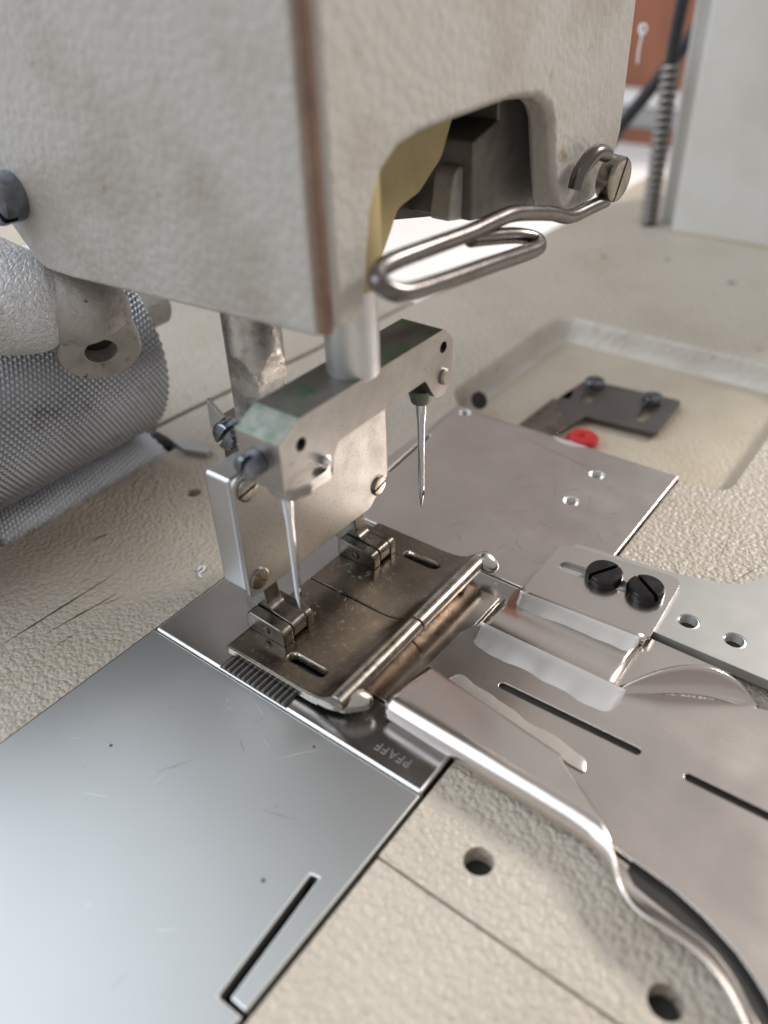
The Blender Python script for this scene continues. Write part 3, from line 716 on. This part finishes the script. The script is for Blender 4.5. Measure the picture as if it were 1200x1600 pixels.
# rolled near edge that wraps over the strip, opening into a flared mouth
def interp(tab, x):
    for (a, va), (b, vb) in zip(tab, tab[1:]):
        if x <= b:
            t = max(0, (x - a) / (b - a)); return va + (vb - va) * t
    return tab[-1][1]
YC = [(50, 10.6), (60, 10.2), (80, 9.6), (88, 9.3), (92, 8.8), (94.5, 7.4), (96.5, 5.4), (98.5, 4.1), (101, 3.3), (105, 3.2), (109.4, 2.8), (113, 1.2), (116, -1.2), (119, -4.6), (123, -11), (130, -23)]
YF = [(50, 21.5), (52, 22.0), (80, 18.4), (82, 18.0)]
def smooth_tab(tab, x, w=1.4): return sum(interp(tab, x + d) for d in (-w, -w / 2, 0, w / 2, w)) / 5
def sect(x):
    yc = smooth_tab(YC, x); rr = 2.35
    pts = [(yc + 5, .32), (yc + 2, .32)]
    for k in range(13):
        a = R(-90) - R(180) * k / 12
        pts.append((yc + rr * math.cos(a) * 1.05, .32 + rr + rr * math.sin(a)))
    yf = interp(YF, x); n0 = 6
    for k in range(1, n0 + 1):
        t = k / n0
        pts.append((yc + (yf - yc) * t, 5.02 - (5.02 - 2.0) * (.9 * t + .1 * t * t)))
    Ls = [0]
    for a, b in zip(pts, pts[1:]): Ls.append(Ls[-1] + math.hypot(a[0] - b[0], a[1] - b[1]))
    top = Ls[14]; tot = Ls[-1]
    if x < 80: le = tot
    elif x < 91.8: le = tot + (top - tot) * ((x - 80) / 11.8) ** .92
    elif x < 97: le = top - (x - 91.8) / 5.2 * 2.6
    else: le = top - 2.6 - min(1, (x - 97) / 6) * 1.2
    out = []; MM = 30
    for k in range(MM):
        d = le * k / (MM - 1); i = 0
        while i < len(Ls) - 2 and Ls[i + 1] < d: i += 1
        t = (d - Ls[i]) / (Ls[i + 1] - Ls[i]); t = min(1, t)
        out.append((pts[i][0] + (pts[i + 1][0] - pts[i][0]) * t, pts[i][1] + (pts[i + 1][1] - pts[i][1]) * t))
    # flared mouth
    fl_ = [(yc + 5, .32), (yc + 2.2, .36), (yc + .4, .8), (yc - .9, 1.8), (yc - 2.0, 2.9), (yc - 3.2, 3.8)]
    s = min(1, max(0, (x - 93.5) / 10)); s = s * s * (3 - 2 * s)
    res = []
    for k, (y, z) in enumerate(out):
        u = k / (MM - 1) * (len(fl_) - 1); i = min(int(u), len(fl_) - 2); t = u - i
        fy_ = fl_[i][0] + (fl_[i + 1][0] - fl_[i][0]) * t; fz_ = fl_[i][1] + (fl_[i + 1][1] - fl_[i][1]) * t
        res.append((x, y + (fy_ - y) * s, z + (fz_ - z) * s))
    return res
rows = [sect(x) for x in L(51.6, 80, 24) + L(80.4, 128, 80)]
grid_mesh('rolled_edge', rows, 'folder', fo, thick=.42, smooth=180, off=0)
# solder seams
def seam(name, xs, ytop, ztop, ybot, zbot, m, seed, wav=.5, bulge=.35):
    rows = []; n = len(xs)
    for i, x in enumerate(xs):
        e = min(i, n - 1 - i) / 4.0; e = math.sqrt(min(1, max(0, 1 - (1 - min(1, e)) ** 2)))
        w = noise.noise(Vector((x * .2, seed, 0))) * wav + noise.noise(Vector((x * .8, seed, 3))) * wav * .12
        y0 = ytop(x); y1 = y0 + (ybot(x) - y0 - w) * (0.25 + .75 * e); row = []
        for k in range(9):
            t = k / 8
            z = ztop + (zbot - ztop) * t ** .8 + bulge * math.sin(PI * t) * e * (.9 + .15 * noise.noise(Vector((x * .3, t, seed)))) + .05 * (1 - t)
            row.append((x, y0 + (y1 - y0) * t, z))
        rows.append(row)
    return grid_mesh(name, rows, m, fo, smooth=180)
seam('solder_seam', L(56.2, 80.8, 46), lambda x: fy(x) - .4, 4.46, lambda x: fy(x) - 3.9, 3.30, 'solder', 1.3, .5, .1)
seam('solder_seam', L(53.8, 83.4, 54), lambda x: 36.5, 3.26, lambda x: 31.6 - (x - 54) * .02, ZM + .01, 'solder', 5.7, .9, .15)
seam('solder_seam', L(56, 84.6, 50), lambda x: interp(YF, x) - .4 + .1, 1.98, lambda x: interp(YF, x) + 2.6, ZM + .01, 'thin_solder', 9.1, .7, .03)
# clamp screws through the flange slot
slotted_screw('clamp_screw', (68.1, 60.4, 4.6), (0, 0, 1), 3.75, 2.1, 1.05, 'black', fo, w=.7, dome=.34, depth=.62)
slotted_screw('clamp_screw', (76.6, 60.8, 4.6), (0, 0, 1), 3.75, 2.1, -0.62, 'black', fo, w=.7, dome=.34, depth=.62)

# mounting plate
mt = thing('mounting_plate', 'flat grey aluminium plate with two threaded holes under the folder flange', 'mounting plate')
mo = roundpoly([(57, 52.6, 0), (240, 52.6, 0), (240, 110, 0), (98.5, 110, 3), (96.0, 85, 12), (91.0, 74.5, 9), (79, 71.2, 10), (58, 68.4, 1)], 7)
mh = [(86.2, 59.0, 2.1), (94.9, 59.0, 2.1)]
prism('plate', mo, 'z', 1.5, 3.68, 'aluminium', mt, 0.18, holes=[circ(*h, 26) for h in mh])
for x, y, r_ in mh:
    rows = []; n = 26
    for k in range(9):
        rows.append([(x + (r_ + .01) * math.cos(2 * PI * i / n), y + (r_ + .01) * math.sin(2 * PI * i / n), 1.5 + k * .25) for i in range(n + 1)])
        rows.append([(x + (r_ - .28) * math.cos(2 * PI * i / n), y + (r_ - .28) * math.sin(2 * PI * i / n), 1.62 + k * .25) for i in range(n + 1)])
    grid_mesh('screw_thread', rows, 'cut_and_glint', mt, smooth=None)
    prism('hole_bottom', circ(x, y, r_ - .1, 16), 'z', 0.6, 1.4, 'oilbrown', mt)

# ================================================================== recess contents
la = thing('latch_plate', 'dark flat latch plate held by two screws in the bed recess', 'latch plate')
zl = -6.6
prism('plate', roundpoly([(19.2, 157.5, 2), (49.0, 160.5, 2), (50.2, 138.0, 1.5), (29.2, 136.0, .5), (26.5, 124.0, 0), (16.4, 124.0, 0), (17.6, 142, 1)], 4), 'z', zl, zl + .9, 'darkplate', la, 0.15,
      holes=[slot(25.0, 145.0, 23.6, 152.0, 3.2), slot(43.2, 143.5, 42.2, 152.0, 3.2)])
slotted_screw('screw', (23.4, 154.0, zl + .9), (0, 0, 1), 3.0, 2.6, .3, 'bluescrew', la, w=.7)
slotted_screw('screw', (42.0, 154.2, zl + .9), (0, 0, 1), 3.0, 2.6, 1.0, 'bluescrew', la, w=.7)
prism('spring_tongue', [(15.6, 112), (27.0, 113), (27.8, 127), (16.8, 140.2)], 'z', zl + .92, zl + 1.5, 'hinge', la, 0.12)
rw = thing('red_washer', 'small red plastic bushing lying beside the dark latch plate', 'bushing')
lathe('ring', [(1.2, .6), (1.6, 0), (4.0, 0), (4.5, .6), (4.5, 1.6), (3.9, 2.3), (1.7, 2.3), (1.2, 1.6)], (33.6, 125.0, -7.9), (0, 0, 1), 'red', rw, 32)
lathe('bore', [(1.25, 0), (1.25, .2)], (33.6, 125.0, -6.6), (0, 0, 1), 'shade_black', rw, 16)

# ================================================================== column, cable, background
co = thing('machine_column', 'tall pale grey column of the machine at the back of the bed', 'machine column')
prism('front_wall', roundpoly([(-8.5, 297.5, 1.5), (130, 297.5, 3), (130, 372, 5), (-8.5, 372, 5)], 4), 'z', BT + .1, 240, 'column', co, 0.4)
prism('side_wall', roundpoly([(-19, 309, 3), (-8.7, 309, 0), (-8.7, 372, 0), (-19, 372, 5)], 4), 'z', BT + .1, 240, 'column', co, 0.4)
prism('foot_line', [(-9, 296.6), (131, 296.6), (131, 298), (-9, 298)], 'z', BT, .5, 'recess', co, 0.2)
sc_ = thing('spring_cable', 'black cable rising out of a coil spring sleeve beside the column', 'cable')
pts = []
for i in range(21 * 14 + 1):
    a = 2 * PI * i / 14; k = i / 14
    pts.append((-20.4 - .05 * k + 3.1 * math.cos(a), 301.5 + 3.1 * math.sin(a), BT + .5 + k * 3.0))
tube('coil_spring', pts, .95, 'spring', sc_, 8, 180)
tube('cable', spline([(-20.4, 301.5, BT), (-21.5, 301.5, 40), (-21.8, 301.5, 64), (-21.4, 301.5, 80), (-20, 302, 110), (-19, 302, 150)], 5), 2.5, 'rubber', sc_, 14, 180)
c2 = thing('loose_cable', 'black cable slanting behind the coil spring', 'cable')
tube('cable', spline([(-66, 345, 12), (-58, 345, 28), (-46, 345, 45), (-33, 345, 64), (-21, 345, 84), (-10, 345, 110), (-2, 345, 150)], 5), 3.2, 'rubber', c2, 12, 180)
tb = prism('table_top', [(-2600, -900), (1600, -900), (1600, 2600), (-2600, 2600)], 'z', -105, -92, 'white')
tb['kind'] = 'structure'; tb['label'] = 'white table top under and behind the machine'
cb = thing('wooden_cabinet', 'orange brown wooden cabinet in the blurred distance behind the machine', 'cabinet')
prism('body', [(-620, 860), (-60, 860), (-60, 1100), (-620, 1100)], 'z', -37, 330, 'wood', cb, 2)
prism('plinth', [(-900, 858), (500, 858), (500, 1200), (-900, 1200)], 'z', -91.8, -78, 'wood', cb, 2)
ws = thing('white_shelf_box', 'white box standing between the wooden boards of the cabinet', 'box')
prism('body', [(-900, 866), (500, 866), (500, 1190), (-900, 1190)], 'z', -56, -38, 'white', ws, 1)
prism('grey_band', [(-900, 863), (500, 863), (500, 1190), (-900, 1190)], 'z', -77, -57, 'greyslat', ws, 1)

# a curl of lint on the bed
li = tube('lint_thread', spline([(-6.6, 17.6, BT + .35), (-6.9, 18.6, BT + .5), (-6.1, 19.2, BT + .6), (-5.6, 18.3, BT + .4), (-5.7, 17.2, BT + .3), (-4.6, 16.6, BT + .3), (-4.2, 16.8, BT + .3)], 4), .28, 'lint', None, 6, 180)
tag(li, 'tiny curl of white lint lying on the beige bed', 'lint')

st = thing('thread_loop', 'short white thread loop hanging beside the head near the wooden cabinet', 'thread')
tube('thread', spline([(-7.9, 230, 83.6), (-6.4, 230, 83.6), (-5.9, 230, 82.2), (-7.0, 230, 80.8), (-8.3, 230, 82.0), (-7.8, 230, 83.6), (-7.2, 230, 80), (-7.5, 230, 77), (-7.3, 230, 72.5)], 5), .38, 'lint', st, 6, 180)

# loose lint fibres caught round the hinges of the foot
vs = []; fs = []
for k in range(20):
    if k % 3: x, y, z = random.gauss(24, 3.5), random.gauss(33, 4), 3.36
    else: x, y, z = random.gauss(23, 4), random.gauss(21, 4), 3.36
    if not (18 < x < 38 and 4 < y < 49): continue
    a = random.uniform(0, 2 * PI); n_ = 7; st_ = random.uniform(.15, .32); cur = random.gauss(0, .5)
    for i in range(n_):
        b0 = len(vs); d = Vector((-math.sin(a), math.cos(a), 0)) * .017
        p_ = Vector((x, y, z + .05 + .12 * math.sin(i / (n_ - 1) * PI)))
        vs += [tuple(p_ + d), tuple(p_ - d), tuple(p_ + Vector((0, 0, .05)))]
        if i:
            for q0, q1 in ((0, 1), (1, 2), (2, 0)): fs.append((b0 - 3 + q0, b0 - 3 + q1, b0 + q1, b0 + q0))
        x += st_ * math.cos(a); y += st_ * math.sin(a); a += cur + random.gauss(0, .25)
lf = link('lint_fibres', me_from('lint_fibres', vs, fs), 'lint')
tag(lf, 'loose pale lint fibres caught on the browned presser sole', 'lint', kind='stuff')

# sub-parts hang under the part they belong to
def nest(thing_, child, part):
    pr = [c for c in thing_.children if c.name.split('.')[0] == part]
    for c in [c for c in thing_.children if c.name.split('.')[0] == child]:
        cc = sum((Vector(k) for k in c.bound_box), Vector()) / 8
        best = min(pr, key=lambda q_: (sum((Vector(k) for k in q_.bound_box), Vector()) / 8 - cc).length)
        c.parent = best
bpy.context.view_layer.update()
for t_, c_, p_ in ((bed, 'scratch', 'main_panel'), (bed, 'drain_hole', 'recess_floor'), (slide, 'scratch', 'plate'), (slide, 'pit', 'plate'), (nplate, 'stamped_lettering', 'plate'),
                   (rplate, 'screw_thread', 'plate'), (rplate, 'scratch', 'plate'), (rplate, 'worn_edge_notch', 'plate'), (foot, 'needle_slot', 'sole'), (foot, 'toe_horn', 'sole'),
                   (foot, 'sole_edge', 'sole'), (foot, 'hinge_pin', 'hinge_lug'), (foot, 'cover_screw', 'cover_plate'), (foot, 'clamp_screw', 'shank_clamp'),
                   (nb, 'hole_bottom', 'clamp'), (nb, 'needle_seat', 'clamp'), (nb, 'set_screw', 'clamp'), (nb, 'guide_pin', 'clamp'), (nb, 'needle_set_screw', 'clamp'),
                   (head, 'cover_screw', 'face_cover'), (br, 'lug_bore', 'lug'), (mt, 'screw_thread', 'plate'), (mt, 'hole_bottom', 'plate')):
    nest(t_, c_, p_)
